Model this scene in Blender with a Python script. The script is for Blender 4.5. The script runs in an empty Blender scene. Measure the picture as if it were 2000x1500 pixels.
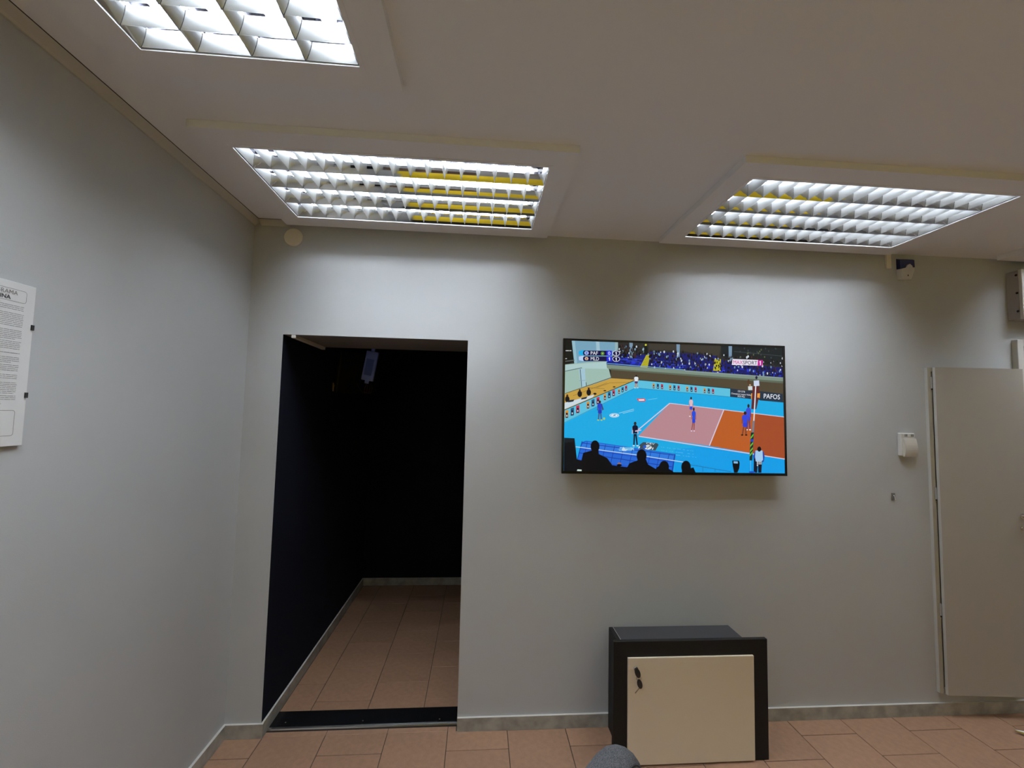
import bpy, math, random
from mathutils import Vector, Matrix
C = bpy.context.scene.collection
S = bpy.context.scene
R = math.radians

# ------------------------------------------------------------------ camera, world, exposure
cam_d = bpy.data.cameras.new('camera'); cam = bpy.data.objects.new('camera', cam_d); C.objects.link(cam)
cr, cu, cf = Vector((.99687753, -.07599298, .02145378)), Vector((-.02624017, -.06255676, .9976964)), Vector((.07447584, .99514407, .06435549))
cam.matrix_world = Matrix(((cr.x, cu.x, -cf.x, 1.2051), (cr.y, cu.y, -cf.y, -2.3193), (cr.z, cu.z, -cf.z, 1.6225), (0, 0, 0, 1)))
cam_d.sensor_width = 36; cam_d.lens = 15.195; cam_d.clip_start = .02
S.camera = cam
w = bpy.data.worlds.new('world'); S.world = w; w.use_nodes = True
w.node_tree.nodes['Background'].inputs[0].default_value = (.5, .5, .5, 1)
w.node_tree.nodes['Background'].inputs[1].default_value = .02
S.view_settings.view_transform = 'Standard'; S.view_settings.look = 'None'
S.view_settings.gamma = 1; S.view_settings.use_curve_mapping = False
S.view_settings.exposure = 0.03
S.cycles.use_denoising = True
S.cycles.max_bounces = 10; S.cycles.diffuse_bounces = 5; S.cycles.glossy_bounces = 6
S.cycles.sample_clamp_indirect = 4; S.cycles.blur_glossy = 1.0
TUBE = 65.0          # brightness of the fluorescent tubes
TUBE_COL = (.92, 1.0, 1.10)

# ------------------------------------------------------------------ helpers
def lin(c): return tuple((x / 12.92 if x <= .04045 else ((x + .055) / 1.055) ** 2.4) for x in [v / 255 for v in c])

def mat(name, col, rough=.6, metal=0, var=0, scale=8, bump=0, bscale=60, spec=.5, col2=None, coat=0, emit=None, estr=0, rnd=0, detail=4):
    m = bpy.data.materials.new(name); m.use_nodes = True; n = m.node_tree.nodes; l = m.node_tree.links
    p = n['Principled BSDF']; p.inputs['Base Color'].default_value = (*col, 1)
    p.inputs['Roughness'].default_value = rough; p.inputs['Metallic'].default_value = metal
    p.inputs['Specular IOR Level'].default_value = spec; p.inputs['Coat Weight'].default_value = coat
    if emit: p.inputs['Emission Color'].default_value = (*emit, 1); p.inputs['Emission Strength'].default_value = estr
    tc = n.new('ShaderNodeTexCoord')
    if var or col2:
        no = n.new('ShaderNodeTexNoise'); no.inputs['Scale'].default_value = scale; no.inputs['Detail'].default_value = detail
        l.new(tc.outputs['Object'], no.inputs['Vector'])
        mx = n.new('ShaderNodeMixRGB'); mx.inputs[1].default_value = (*[c * (1 - var) for c in col], 1)
        mx.inputs[2].default_value = (*(col2 or [min(1, c * (1 + var)) for c in col]), 1)
        rp = n.new('ShaderNodeMapRange'); rp.inputs[1].default_value = .35; rp.inputs[2].default_value = .65
        l.new(no.outputs['Fac'], rp.inputs[0]); l.new(rp.outputs[0], mx.inputs[0]); out = mx.outputs[0]
        if rnd:
            oi = n.new('ShaderNodeObjectInfo'); hs = n.new('ShaderNodeHueSaturation')
            mr = n.new('ShaderNodeMapRange'); mr.inputs[3].default_value = 1 - rnd; mr.inputs[4].default_value = 1 + rnd
            l.new(oi.outputs['Random'], mr.inputs[0]); l.new(mr.outputs[0], hs.inputs['Value']); l.new(out, hs.inputs['Color']); out = hs.outputs[0]
        l.new(out, p.inputs['Base Color'])
    if bump:
        nb = n.new('ShaderNodeTexNoise'); nb.inputs['Scale'].default_value = bscale; nb.inputs['Detail'].default_value = 3
        l.new(tc.outputs['Object'], nb.inputs['Vector'])
        b = n.new('ShaderNodeBump'); b.inputs['Strength'].default_value = bump; b.inputs['Distance'].default_value = .002
        l.new(nb.outputs['Fac'], b.inputs['Height']); l.new(b.outputs[0], p.inputs['Normal'])
    return m

class MB:
    def __init__(s): s.v = []; s.f = []; s.m = []
    def poly(s, pts, mi=0):
        k = len(s.v); s.v += [tuple(p) for p in pts]; s.f.append(tuple(range(k, k + len(pts)))); s.m.append(mi)
    def box(s, x0, x1, y0, y1, z0, z1, mi=0, fm=None, bev=0):
        # fm: {'-x','+x','-y','+y','-z','+z'} -> material index
        fm = fm or {}; k = len(s.v); b = bev
        if not b:
            s.v += [(x, y, z) for z in (z0, z1) for y in (y0, y1) for x in (x0, x1)]
            for key, q in (('-z', (0, 2, 3, 1)), ('+z', (4, 5, 7, 6)), ('-y', (0, 1, 5, 4)), ('+y', (2, 6, 7, 3)), ('-x', (0, 4, 6, 2)), ('+x', (1, 3, 7, 5))):
                s.f.append(tuple(k + i for i in q)); s.m.append(fm.get(key, mi))
            return s
        # chamfered box
        idx = {}
        for sx in (0, 1):
            for sy in (0, 1):
                for sz in (0, 1):
                    X, Y, Z = (x0, x1)[sx], (y0, y1)[sy], (z0, z1)[sz]
                    ix, iy, iz = (b, -b)[sx], (b, -b)[sy], (b, -b)[sz]
                    for ax, p in (('x', (X, Y + iy, Z + iz)), ('y', (X + ix, Y, Z + iz)), ('z', (X + ix, Y + iy, Z))):
                        idx[(sx, sy, sz, ax)] = len(s.v); s.v.append(p)
        def F(keys): s.f.append(tuple(idx[q] for q in keys)); s.m.append(mi)
        for q in (0, 1):
            o = [(0, 0), (0, 1), (1, 1), (1, 0)]
            F([(q, a, c, 'x') for a, c in (o if q == 0 else o[::-1])][::-1]); F([(a, q, c, 'y') for a, c in (o if q == 1 else o[::-1])][::-1]); F([(a, c, q, 'z') for a, c in (o if q == 0 else o[::-1])][::-1])
        for a in (0, 1):
            for c in (0, 1):
                F([(0, a, c, 'y'), (1, a, c, 'y'), (1, a, c, 'z'), (0, a, c, 'z')]); F([(a, 0, c, 'x'), (a, 1, c, 'x'), (a, 1, c, 'z'), (a, 0, c, 'z')]); F([(a, c, 0, 'x'), (a, c, 1, 'x'), (a, c, 1, 'y'), (a, c, 0, 'y')])
                for d in (0, 1): F([(a, c, d, 'x'), (a, c, d, 'y'), (a, c, d, 'z')])
        return s
    def prism(s, pts, axis, a, b, mi=0):
        # pts: 2-D outline in the two other axes, swept from a to b along axis
        def P(p, t): return {'x': (t, p[0], p[1]), 'y': (p[0], t, p[1]), 'z': (p[0], p[1], t)}[axis]
        k = len(s.v); n = len(pts); s.v += [P(p, a) for p in pts] + [P(p, b) for p in pts]
        s.f.append(tuple(range(k, k + n))); s.f.append(tuple(range(k + 2 * n - 1, k + n - 1, -1))); s.m += [mi, mi]
        for i in range(n):
            j = (i + 1) % n; s.f.append((k + j, k + i, k + n + i, k + n + j)); s.m.append(mi)
        return s
    def loft(s, rings, mi=0, caps=True):
        k = len(s.v); n = len(rings[0])
        for r in rings: s.v += [tuple(p) for p in r]
        for a in range(len(rings) - 1):
            for i in range(n):
                j = (i + 1) % n; s.f.append((k + a * n + i, k + a * n + j, k + (a + 1) * n + j, k + (a + 1) * n + i)); s.m.append(mi)
        if caps: s.f.append(tuple(range(k + n - 1, k - 1, -1))); s.m.append(mi); e = k + (len(rings) - 1) * n; s.f.append(tuple(range(e, e + n))); s.m.append(mi)
        return s
    def tube(s, path, r, n=8, mi=0, caps=True):
        path = [Vector(p) for p in path]; rr = r if isinstance(r, (list, tuple)) else [r] * len(path); rings = []
        for i, p in enumerate(path):
            d = (path[min(i + 1, len(path) - 1)] - path[max(i - 1, 0)]).normalized()
            u = d.cross(Vector((0, 0, 1))); u = u.normalized() if u.length > .01 else Vector((1, 0, 0)); v = u.cross(d)
            rings.append([p + (u * math.cos(t) + v * math.sin(t)) * rr[i] for t in [2 * math.pi * q / n for q in range(n)]])
        return s.loft(rings, mi, caps)
    def build(s, name, mats, parent=None, smooth=False, loc=(0, 0, 0)):
        me = bpy.data.meshes.new(name); me.from_pydata([tuple(Vector(p) - Vector(loc)) for p in s.v], [], s.f)
        for m in (mats if isinstance(mats, (list, tuple)) else [mats]): me.materials.append(m)
        me.polygons.foreach_set('material_index', s.m)
        if smooth: me.polygons.foreach_set('use_smooth', [True] * len(s.f))
        me.update(); me.validate()
        import bmesh
        bm = bmesh.new(); bm.from_mesh(me); bmesh.ops.recalc_face_normals(bm, faces=bm.faces); bm.to_mesh(me); bm.free()
        if smooth: me.set_sharp_from_angle(angle=R(35))
        o = bpy.data.objects.new(name, me); C.objects.link(o); o.location = loc
        if parent: o.parent = parent
        return o

def thing(name, label, cat, loc=(0, 0, 0), group=None, rotz=0):
    o = bpy.data.objects.new(name, None); C.objects.link(o); o.location = loc; o.rotation_euler = (0, 0, rotz)
    o.empty_display_size = .05; return tag(o, label, cat, group)
def tag(o, label, cat, group=None):
    o['label'] = label; o['category'] = cat
    if group: o['group'] = group
    return o
def struct(o, label=None):
    o['kind'] = 'structure'
    if label: o['label'] = label
    return o
def copy_part(src, parent, loc=None, rot=None):
    c = src.copy(); C.objects.link(c); c.parent = parent
    if loc is not None: c.location = loc
    if rot is not None: c.rotation_euler = rot
    return c

H = 2.6; XR = 6.4; YB = -3.5; LW = .45
DX0, DX1, DZ = .176, 1.136, 2.001          # the doorway
# ------------------------------------------------------------------ materials
M_wall = mat('grey wall paint', (.495, .51, .52), .62, bump=.12, bscale=350, var=.02, scale=2)
M_wall_l = mat('cool grey wall paint', (.505, .518, .522), .6, bump=.12, bscale=350, var=.02, scale=2)
M_black = mat('near black wall paint', (.0034, .0044, .0105), .9, bump=.05, bscale=200, spec=.15)
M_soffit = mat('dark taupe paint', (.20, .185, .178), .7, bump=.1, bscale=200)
M_ceil = mat('warm white ceiling paint', (.86, .875, .90), .8, bump=.1, bscale=250)
M_yellow = mat('bright yellow wall paint', (.92, .66, .03), .5)
M_frame = mat('white lacquered board', (.86, .87, .89), .5)
M_trim = mat('cream cornice paint', (.52, .50, .43), .5)
M_tile = mat('terracotta floor tile', lin((152, 118, 94)), .5, var=.07, scale=35, bump=.35, bscale=160, rnd=.07, spec=.35)
M_grout = mat('dark grout', (.035, .024, .018), .9)
M_skirt = mat('mottled grey stone skirting', lin((158, 155, 146)), .55, var=.22, scale=14, bump=.1)
M_skirt_top = mat('skirting top highlight', lin((205, 203, 196)), .5)  # light on the top edge put into the colour as a paler tone
M_mirror = mat('mirror aluminium', (.90, .90, .90), .05, 1)
M_satin = mat('satin brushed aluminium', (.50, .51, .50), .42, .75, bump=.1, bscale=400)
M_tray = mat('mirror lamp tray', (.30, .30, .33), .12, 1)
M_tube = mat('lit fluorescent tube', (.9, .9, .9), .3, emit=TUBE_COL, estr=TUBE)
M_steel = mat('polished steel', (.75, .74, .72), .22, 1)
M_white = mat('white plastic', (.66, .65, .62), .4)
M_cream = mat('aged cream plastic', (.82, .77, .63), .45)
M_tvblack = mat('glossy black plastic', (.006, .006, .007), .25)
M_darkgap = mat('dark slot', (.01, .01, .01), .8)
M_door_edge = mat('white laminate edge', (.60, .60, .57), .5)
M_door = mat('grey beige laminate', (.43, .405, .36), .55, bump=.05, bscale=300)
M_doorstrip = mat('ivory laminate', (.40, .375, .30), .55)
M_blacklam = mat('black laminate', (.007, .0066, .0062), .55, bump=.05, bscale=300, spec=.25)
M_blacktop = mat('anthracite laminate top', (.035, .034, .037), .5)
M_creamdoor = mat('cream laminate', lin((226, 213, 190)), .5)
M_seam = mat('pale seam line', (.45, .45, .45), .4)

# ------------------------------------------------------------------ room shell
mb = MB()
G = {'+x': 1}
mb.box(-.12, DX0, 0, LW, 0, H, 0, {'+x': 1, '+y': 1})
mb.box(DX1, XR, 0, LW, 0, H, 0, {'-x': 1, '+y': 1})
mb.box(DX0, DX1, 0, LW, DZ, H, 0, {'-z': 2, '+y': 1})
struct(mb.build('wall_back', [M_wall, M_black, M_soffit]))
struct(MB().box(-.12, 0, YB, 0, 0, H).build('wall_left', M_wall_l))
struct(MB().box(XR, XR + .12, YB, LW, 0, H).build('wall_right', M_wall))
struct(MB().box(-.12, XR + .12, YB - .12, YB, 0, H).build('wall_rear', M_wall))
# the mirrors of the lamps show a bright yellow panelled stretch of this wall with a dark counter in front of it
yp = tag(MB().box(.3, 5.2, YB + .0005, YB + .02, 1.05, 2.32, bev=.002).build('yellow_panel', M_yellow), 'bright yellow wall panel behind the viewer, mirrored in the ceiling lights', 'wall panel')
ct0 = thing('dark_counter', 'dark counter below the yellow wall panel behind the viewer', 'counter', (2.9, YB + .25, 0))
M_dk = mat('dark counter laminate', (.02, .02, .022), .5)
MB().box(-2.6, 2.7, -.2, .1, 0, .93).build('body', M_dk, ct0); MB().box(-2.65, 2.75, -.22, .14, .93, .97, bev=.003).build('worktop', M_dk, ct0)
# the dark corridor behind the doorway
mb = MB()
mb.box(DX0 - .12, DX0, LW, 1.98, 0, 2.5).box(DX0 - .12, DX1 + .12, 1.86, 1.98, 0, 2.5).box(DX1, DX1 + .12, LW, 1.98, 0, 2.5)
mb.box(DX0, DX1, LW, 1.86, 2.4, 2.5)
struct(mb.build('wall_corridor', M_black))

# lamps: (name key, x, y, rotated, lit)
FW, FD, IW, ID, FT = 1.369, .781, 1.174, .571, .0284
LAMPS = [(.8649, -.4288, 0), (2.8592, -.44, 0), (.5623, -1.7339, 1), (4.90, -.445, 0), (.95, -3.0, 0), (2.9, -3.0, 0), (4.9, -3.0, 0)]  # last three are unseen lamps, added to light the rear of the room
holes = []
for x, y, r in LAMPS:
    a, b = (ID, IW) if r else (IW, ID); a += .02; b += .02
    holes.append((x - a / 2, x + a / 2, y - b / 2, y + b / 2))
xs = sorted({0, XR, *[h[0] for h in holes], *[h[1] for h in holes]}); ys = sorted({YB, 0, *[h[2] for h in holes], *[h[3] for h in holes]})
mb = MB()
for i in range(len(xs) - 1):
    for j in range(len(ys) - 1):
        cx, cy = (xs[i] + xs[i + 1]) / 2, (ys[j] + ys[j + 1]) / 2
        if not any(h[0] < cx < h[1] and h[2] < cy < h[3] for h in holes):
            mb.poly([(xs[i], ys[j], H), (xs[i + 1], ys[j], H), (xs[i + 1], ys[j + 1], H), (xs[i], ys[j + 1], H)])
mb.box(-.12, XR + .12, YB - .12, .3, 2.76, 2.80)  # unseen slab over the lamp housings, added to block light
ceil = mb.build('ceiling', M_ceil); struct(ceil)

# ------------------------------------------------------------------ floor: grout bed, tiles one by one
TS, TX0 = .3012, .186
floor = struct(MB().box(-.1, XR, YB, 1.9, -.06, -.003).build('floor', M_grout))
rng = random.Random(4)
tile_cache = {}
def tile(x0, x1, y0, y1, gap=.0016):
    x0 += gap; x1 -= gap; y0 += gap; y1 -= gap
    if x1 - x0 < .012 or y1 - y0 < .012: return
    key = (round(x1 - x0, 3), round(y1 - y0, 3)); dz = rng.uniform(-.0007, .0004)
    if key not in tile_cache:
        hx, hy = key[0] / 2, key[1] / 2
        o = MB().box(-hx, hx, -hy, hy, -.012, 0, bev=.0012).build('tile', M_tile, floor); tile_cache[key] = o
    else: o = copy_part(tile_cache[key], floor)
    o.location = ((x0 + x1) / 2, (y0 + y1) / 2, dz - .0005)
far = MB()
for k in range(-1, 21):
    a, b = max(.001, TX0 + k * TS), min(XR - .01, TX0 + (k + 1) * TS)
    off = (-.131 if k % 2 else -.278) + max(0, k - 4) * .0033
    y = off + 2 * TS
    while y > YB:
        y0, y1 = max(YB, y - TS), min(-.0005, y)
        if y1 - y0 > .01:
            if y1 > -1.25: tile(a, b, y0, y1, .0016)
            else: far.box(a + .0016, b - .0016, y0 + .0016, y1 - .0016, -.012, -.0005)
        y -= TS
    if DX0 < b and a < DX1:      # doorway strip up to the threshold
        tile(max(a, DX0 + .004), min(b, DX1 - .004), -.003, .031, .0012)
o = far.build('tile_field', M_tile, floor); o['kind'] = 'stuff'
for k in range(-1, 3):
    a, b = max(.186, .3455 + k * TS), min(DX1, .3455 + (k + 1) * TS)
    off = .411 if k % 2 else .253
    y = off - 2 * .305
    while y < 1.86:
        y0, y1 = max(.172, y), min(1.85, y + .305)
        if y1 - y0 > .012: tile(a, b, y0, y1)
        y += .305
# threshold plate and nosing
t = thing('threshold_plate', 'flat black threshold plate with steel nosing across the doorway floor', 'threshold', (.656, .1, 0))
p = MB().box(-.468, .476, -.045, .072, 0, .006, bev=.0012).build('plate', M_tvblack, t)
MB().tube([(-.468, -.056, .003), (.478, -.056, .003)], .0085, 8).build('nosing', M_steel, t, True)
for px, py in ((-.03 + .02, -.015), (.385, -.02), (-.40, -.01)):
    MB().loft([[(px + r_ * math.cos(a), py + r_ * math.sin(a), z) for a in [i * math.pi / 4 for i in range(8)]] for r_, z in ((.005, .0055), (.004, .008))]).build('screw', M_steel, t, True)

# skirting boards
def skirt(name, boxes):
    mb = MB()
    for x0, x1, y0, y1 in boxes: mb.box(x0, x1, y0, y1, 0, .066, 0, {'+z': 1})
    return struct(mb.build(name, [M_skirt, M_skirt_top]))
skirt('baseboard_back', [(.001, DX0 + .012, -.012, 0)])
skirt('baseboard_right', [(DX1, XR, -.012, 0)])
skirt('baseboard_left', [(0, .012, YB, -.0121)])
skirt('baseboard_corridor', [(DX0, DX0 + .010, .0001, 1.85), (DX0, DX1, 1.85, 1.86)])

# cream cornice strip under the ceiling: left wall and first bit of the back wall
mb = MB(); prof = [(0, -.024), (.006, -.024), (.012, -.018), (.028, -.006), (.034, -.001), (0, -.001)]
mb.prism([(x, H + z) for x, z in prof], 'y', YB, -.001)
struct(mb.build('trim_1', M_trim)); struct(MB().box(.0342, .0368, YB, -.034, H - .0016, H - .0002).box(.0368, .19, -.0368, -.0342, H - .0016, H - .0002).build('trim_3', mat('brown joint line', (.05, .035, .02), .8)))
mb = MB(); mb.prism([(-y, H + z) for y, z in prof], 'x', .0345, .19)
struct(mb.build('trim_2', M_trim))

# ------------------------------------------------------------------ louvred ceiling lights
LH = .060; P4 = ID / 4; NC = 17; PC = IW / NC
def wl(z): t = z / LH; return .0008 + LH * (.56 * t - .26 * t * t)
ZS = [0, .010, .020, .030, .040, .050, LH]
def ring(mb, a, b, a2, b2, z0, z1):
    k = len(mb.v)
    for (x, y) in ((a, b), (a2, b2)):
        for z in (z0, z1): mb.v += [(-x, -y, z), (x, -y, z), (x, y, z), (-x, y, z)]
    for i in range(4):
        j = (i + 1) % 4
        for q in ((i, j, 4 + j, 4 + i), (8 + j, 8 + i, 12 + i, 12 + j), (i, 8 + i, 8 + j, j), (4 + j, 12 + j, 12 + i, 4 + i)):
            mb.f.append(tuple(k + t for t in q)); mb.m.append(0)
# every z below is relative to the underside of the surround (z = H - FT)
def make_light():
    root = bpy.data.objects.new('ceiling_light', None); C.objects.link(root)
    mb = MB(); ring(mb, FW / 2, FD / 2, IW / 2 + .004, ID / 2 + .004, 0, FT + .02 - .0205); mb.build('surround', M_frame, root)
    mb = MB(); ring(mb, IW / 2 + .014, ID / 2 + .014, IW / 2 + .001, ID / 2 + .001, -.0018, .004); mb.build('flange', M_frame, root)
    a, b = IW / 2 + .0035, ID / 2 + .0035
    mb = MB(); mb.box(-a, a, -b, b, .128, .134)
    mb.box(-a, -a + .0025, -b, b, .0045, .128).box(a - .0025, a, -b, b, .0045, .128).box(-a, a, -b, -b + .0025, .0045, .128).box(-a, a, b - .0025, b, .0045, .128)
    mb.build('housing', M_tray, root)
    # long mirror reflectors: three full ridges and two half ridges at the sides
    e = IW / 2 - .001
    def refl(sides):
        mb = MB()
        for sg in sides:
            for i in range(len(ZS) - 1):
                z0, z1 = ZS[i], ZS[i + 1]
                k = len(mb.v); mb.v += [(-e, sg * wl(z0), z0), (e, sg * wl(z0), z0), (e, sg * wl(z1), z1), (-e, sg * wl(z1), z1)]
                mb.f.append((k, k + 1, k + 2, k + 3)); mb.m.append(0)
        o = mb.build('reflector', M_mirror, root, True); return o
    full = refl((1, -1)); full.location = (0, 0, .003)
    for yy in (-P4, P4): copy_part(full, root, (0, yy, .003))
    h1 = refl((1,)); h1.location = (0, -ID / 2, .003); copy_part(h1, root, (0, ID / 2, .003), (0, 0, math.pi))
    # cross blades
    def blade(sides):
        mb = MB(); zs = [0, .012, .024, .035, .046]
        for sg in sides:
            for i in range(len(zs) - 1):
                z0, z1 = zs[i], zs[i + 1]; x0, x1 = sg * (.0006 + .012 * (z0 / LH) ** .9), sg * (.0006 + .012 * (z1 / LH) ** .9)
                y0, y1 = P4 / 2 - wl(z0), P4 / 2 - wl(z1); k = len(mb.v)
                d_ = .0014; mb.v += [(x0, y_, z0) for y_ in (-y0, -y0 + d_, y0 - d_, y0)] + [(x1, y_, z1) for y_ in (-y1, -y1 + d_, y1 - d_, y1)]
                for q in range(3): mb.f.append((k + q, k + q + 1, k + q + 5, k + q + 4)); mb.m.append(0 if q == 1 else 1)
        return mb.build('louver_blade', [M_satin, M_darkgap], root, True)
    first = blade((1, -1)); endb = blade((1,)); used = [False, False]
    for r_ in range(4):
        yy = (r_ - 1.5) * P4
        for c_ in range(1, NC):
            o = first if not used[0] else copy_part(first, root); used[0] = True
            o.location = (-IW / 2 + c_ * PC, yy, .0035)
        for sg in (1, -1):
            o = endb if not used[1] else copy_part(endb, root); used[1] = True
            o.location = (-sg * (IW / 2 - .001), yy, .0035); o.rotation_euler = (0, 0, 0 if sg > 0 else math.pi)
    # tubes with end caps
    tb = MB().tube([(-.56, 0, 0), (.56, 0, 0)], .013, 12).build('tube', M_tube, root, True)
    cps = [MB().box(a_, a_ + .022, -.014, .014, -.012, .03).build('lamp_holder', M_white, root) for a_ in (-.582, .56)]
    for r_ in range(4):
        yy = (r_ - 1.5) * P4; z = .076
        if r_ == 0: tb.location = (0, yy, z); cps[0].location = cps[1].location = (0, yy, z)
        else: copy_part(tb, root, (0, yy, z)); [copy_part(cp, root, (0, yy, z)) for cp in cps]
    return root
def copy_tree(o, parent=None):
    c = o.copy(); C.objects.link(c)
    if parent: c.parent = parent
    for ch in list(o.children): copy_tree(ch, c)
    return c
L_LABEL = ['white framed louvred ceiling light above the dark doorway, yellow reflected in its mirrors',
           'white framed louvred ceiling light above the television, right of the middle one',
           'white framed louvred ceiling light at the top left, four tubes seen end on',
           'white framed ceiling light at the far right, only its surround corner in view',
           'added unseen ceiling light beside the yellow rear wall, behind the viewer on the left',
           'added unseen ceiling light beside the yellow rear wall, behind the viewer in the middle',
           'added unseen ceiling light beside the yellow rear wall, far right behind the viewer']
proto = make_light()
for i, (x, y, r) in enumerate(LAMPS):
    o = proto if i == 0 else copy_tree(proto)
    o.location = (x, y, H - FT); o.rotation_euler = (0, 0, math.pi / 2 if r else 0)
    tag(o, L_LABEL[i], 'ceiling light', 'louvred ceiling lights')

# ------------------------------------------------------------------ television
TVX, TVZ0, TVW, TVH, TVY = 1.6435, 1.3065, 1.242, .7135, -.062
tv = thing('television', 'wall-mounted flat screen television showing an indoor volleyball match', 'television', (TVX + TVW / 2, TVY, TVZ0))
X0, X1, Z0, Z1 = 1.6545, 2.8725, 1.3205, 2.0085     # picture area
def rel(mb): mb.v = [(x - TVX - TVW / 2, y - TVY, z - TVZ0) for x, y, z in mb.v]; return mb
mb = MB(); o1, o2, o3, o4 = TVX, TVX + TVW, TVZ0, TVZ0 + TVH
for a in ((o1, X0, o3, o4), (X1, o2, o3, o4), (X0, X1, o3, Z0), (X0, X1, Z1, o4)): mb.box(a[0], a[1], TVY - .0015, TVY + .012, a[2], a[3])
rel(mb).build('bezel', M_tvblack, tv)
mb = MB(); mb.box(o1 + .002, o2 - .002, TVY + .002, TVY + .028, o3 + .002, o4 - .002); mb.box(o1 + .25, o2 - .25, TVY + .028, TVY + .046, o3 + .05, o4 - .22)
rel(mb).build('back_shell', M_tvblack, tv)
rel(MB().box(2.05, 2.47, TVY + .046, -.0005, 1.45, 1.75)).build('wall_bracket', M_blacklam, tv)

Hm = (0.00059365043, 3.7763708e-05, 1.6142782, -2.0912699e-05, -0.00059107184, 2.048468, -2.1049698e-05, 1.7539975e-05)
def sp(a, b):
    w_ = Hm[6] * a + Hm[7] * b + 1
    return min(max((Hm[0] * a + Hm[1] * b + Hm[2]) / w_, X0), X1), min(max((Hm[3] * a + Hm[4] * b + Hm[5]) / w_, Z0), Z1)
pic_v, pic_f, pic_c = [], [], []; layer = [0]
def up(): layer[0] += 1
def pc(col, *pts):
    k = len(pic_v); y = TVY + .0004 - layer[0] * .00003 - (len(pic_f) % 11) * .0000025
    for a, b in pts:
        x, z = sp(a, b); pic_v.append((x - TVX - TVW / 2, y - TVY, z - TVZ0))
    pic_f.append(tuple(range(k, k + len(pts)))); pic_c.append(lin(col))
def ln(col, a, b, wd):
    dx, dy = b[0] - a[0], b[1] - a[1]; l_ = math.hypot(dx, dy); nx, ny = -dy / l_ * wd / 2, dx / l_ * wd / 2
    pc(col, (a[0] + nx, a[1] + ny), (b[0] + nx, b[1] + ny), (b[0] - nx, b[1] - ny), (a[0] - nx, a[1] - ny))
def el(col, x, y, rx, ry, n=14, rot=0):
    pc(col, *[(x + rx * math.cos(t) * math.cos(rot) - ry * math.sin(t) * math.sin(rot), y + rx * math.cos(t) * math.sin(rot) + ry * math.sin(t) * math.cos(rot)) for t in [2 * math.pi * i / n for i in range(n)]])
rr = random.Random(11)
# background: court surround
pc((28, 172, 232), (0, 0), (2000, 0), (2000, 1275), (0, 1275)); up()
pc((20, 160, 235), (1000, 1000), (1300, 970), (2000, 1090), (2000, 1275), (1000, 1275)); up()
# upper stands and walls
pc((46, 46, 44), (0, 0), (2000, 0), (2000, 600), (1475, 545), (690, 400), (450, 390), (0, 300)); up()
pc((24, 24, 22), (0, 0), (118, 60), (140, 240), (0, 280)); pc((120, 165, 190), (118, 40), (515, 40), (515, 150), (415, 260), (140, 260)); up()
pc((150, 190, 205), (118, 40), (145, 40), (165, 270), (140, 270)); pc((160, 195, 210), (325, 40), (355, 40), (360, 160), (330, 160)); pc((150, 180, 185), (490, 40), (515, 40), (512, 150), (488, 150)); up()
pc((160, 190, 180), (0, 270), (415, 235), (455, 385), (60, 520), (0, 540)); pc((175, 205, 205), (0, 275), (415, 250), (420, 310), (200, 305), (60, 330), (0, 340)); up()
ln((60, 85, 85), (60, 330), (205, 300), 5); ln((70, 75, 55), (60, 522), (455, 385), 5); ln((90, 100, 100), (60, 245), (140, 235), 8)
for x_ in (66, 76, 85, 97, 107): ln((215, 220, 225), (x_, 154), (x_ + 7, 153), 8)
ln((200, 205, 210), (62, 222), (76, 221), 6)
pc((165, 200, 215), (178, 310), (230, 305), (240, 455), (200, 468)); ln((40, 55, 70), (190, 312), (203, 465), 5); ln((130, 160, 170), (180, 412), (235, 408), 4); ln((40, 60, 50), (240, 425), (243, 455), 6); up()
pc((200, 160, 72), (0, 540), (60, 524), (455, 390), (650, 402), (650, 425), (0, 660)); up()
for q in (((130, 540), (420, 430)), ((250, 470), (400, 480)), ((330, 470), (440, 432)), ((440, 430), (610, 425))): ln((120, 105, 60), q[0], q[1], 3)
pc((82, 72, 55), (455, 315), (2000, 415), (2000, 600), (690, 405), (455, 390)); up()
# seating
pc((26, 34, 120), (515, 180), (780, 190), (760, 310), (415, 270), (415, 255)); pc((24, 30, 110), (780, 215), (1345, 270), (1940, 400), (1940, 330), (1400, 230), (1340, 190), (780, 160))
pc((22, 28, 110), (780, 200), (1940, 300), (1940, 410), (780, 315)); up()
pc((30, 34, 36), (1400, 60), (1940, 110), (1940, 290), (1480, 235), (1400, 200)); pc((62, 58, 50), (780, 60), (1400, 100), (1380, 200), (1260, 190), (1040, 150), (780, 150)); up()
for _ in range(150):
    x = rr.uniform(425, 1935); y0 = 205 + (x - 425) * .085; y = rr.uniform(y0, y0 + 55)
    if 700 < x < 790: continue
    c = rr.choice([(38, 52, 190), (30, 40, 150), (45, 60, 215), (20, 26, 90)]); s_ = rr.uniform(14, 34); pc(c, (x, y), (x + s_, y + 2), (x + s_ - 3, y + 14), (x - 3, y + 12))
up()
for q in (((440, 215), (700, 250)), ((530, 205), (720, 232)), ((800, 262), (1100, 282)), ((790, 232), (1000, 252))): ln((70, 100, 190), q[0], q[1], 3)
pc((190, 185, 45), (760, 185), (792, 187), (765, 312), (698, 307)); pc((185, 180, 40), (1345, 222), (1398, 226), (1396, 330), (1330, 325)); up()
for i in range(8): ln((110, 105, 30), (757 - i * 7, 205 + i * 13), (789 - i * 4, 208 + i * 13), 3)
for x in (627, 1031, 1478): pc((120, 150, 175), (x - 15, 85), (x + 15, 88), (x + 12, 245 if x > 1400 else 215), (x - 12, 242 if x > 1400 else 212))
up()
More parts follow.
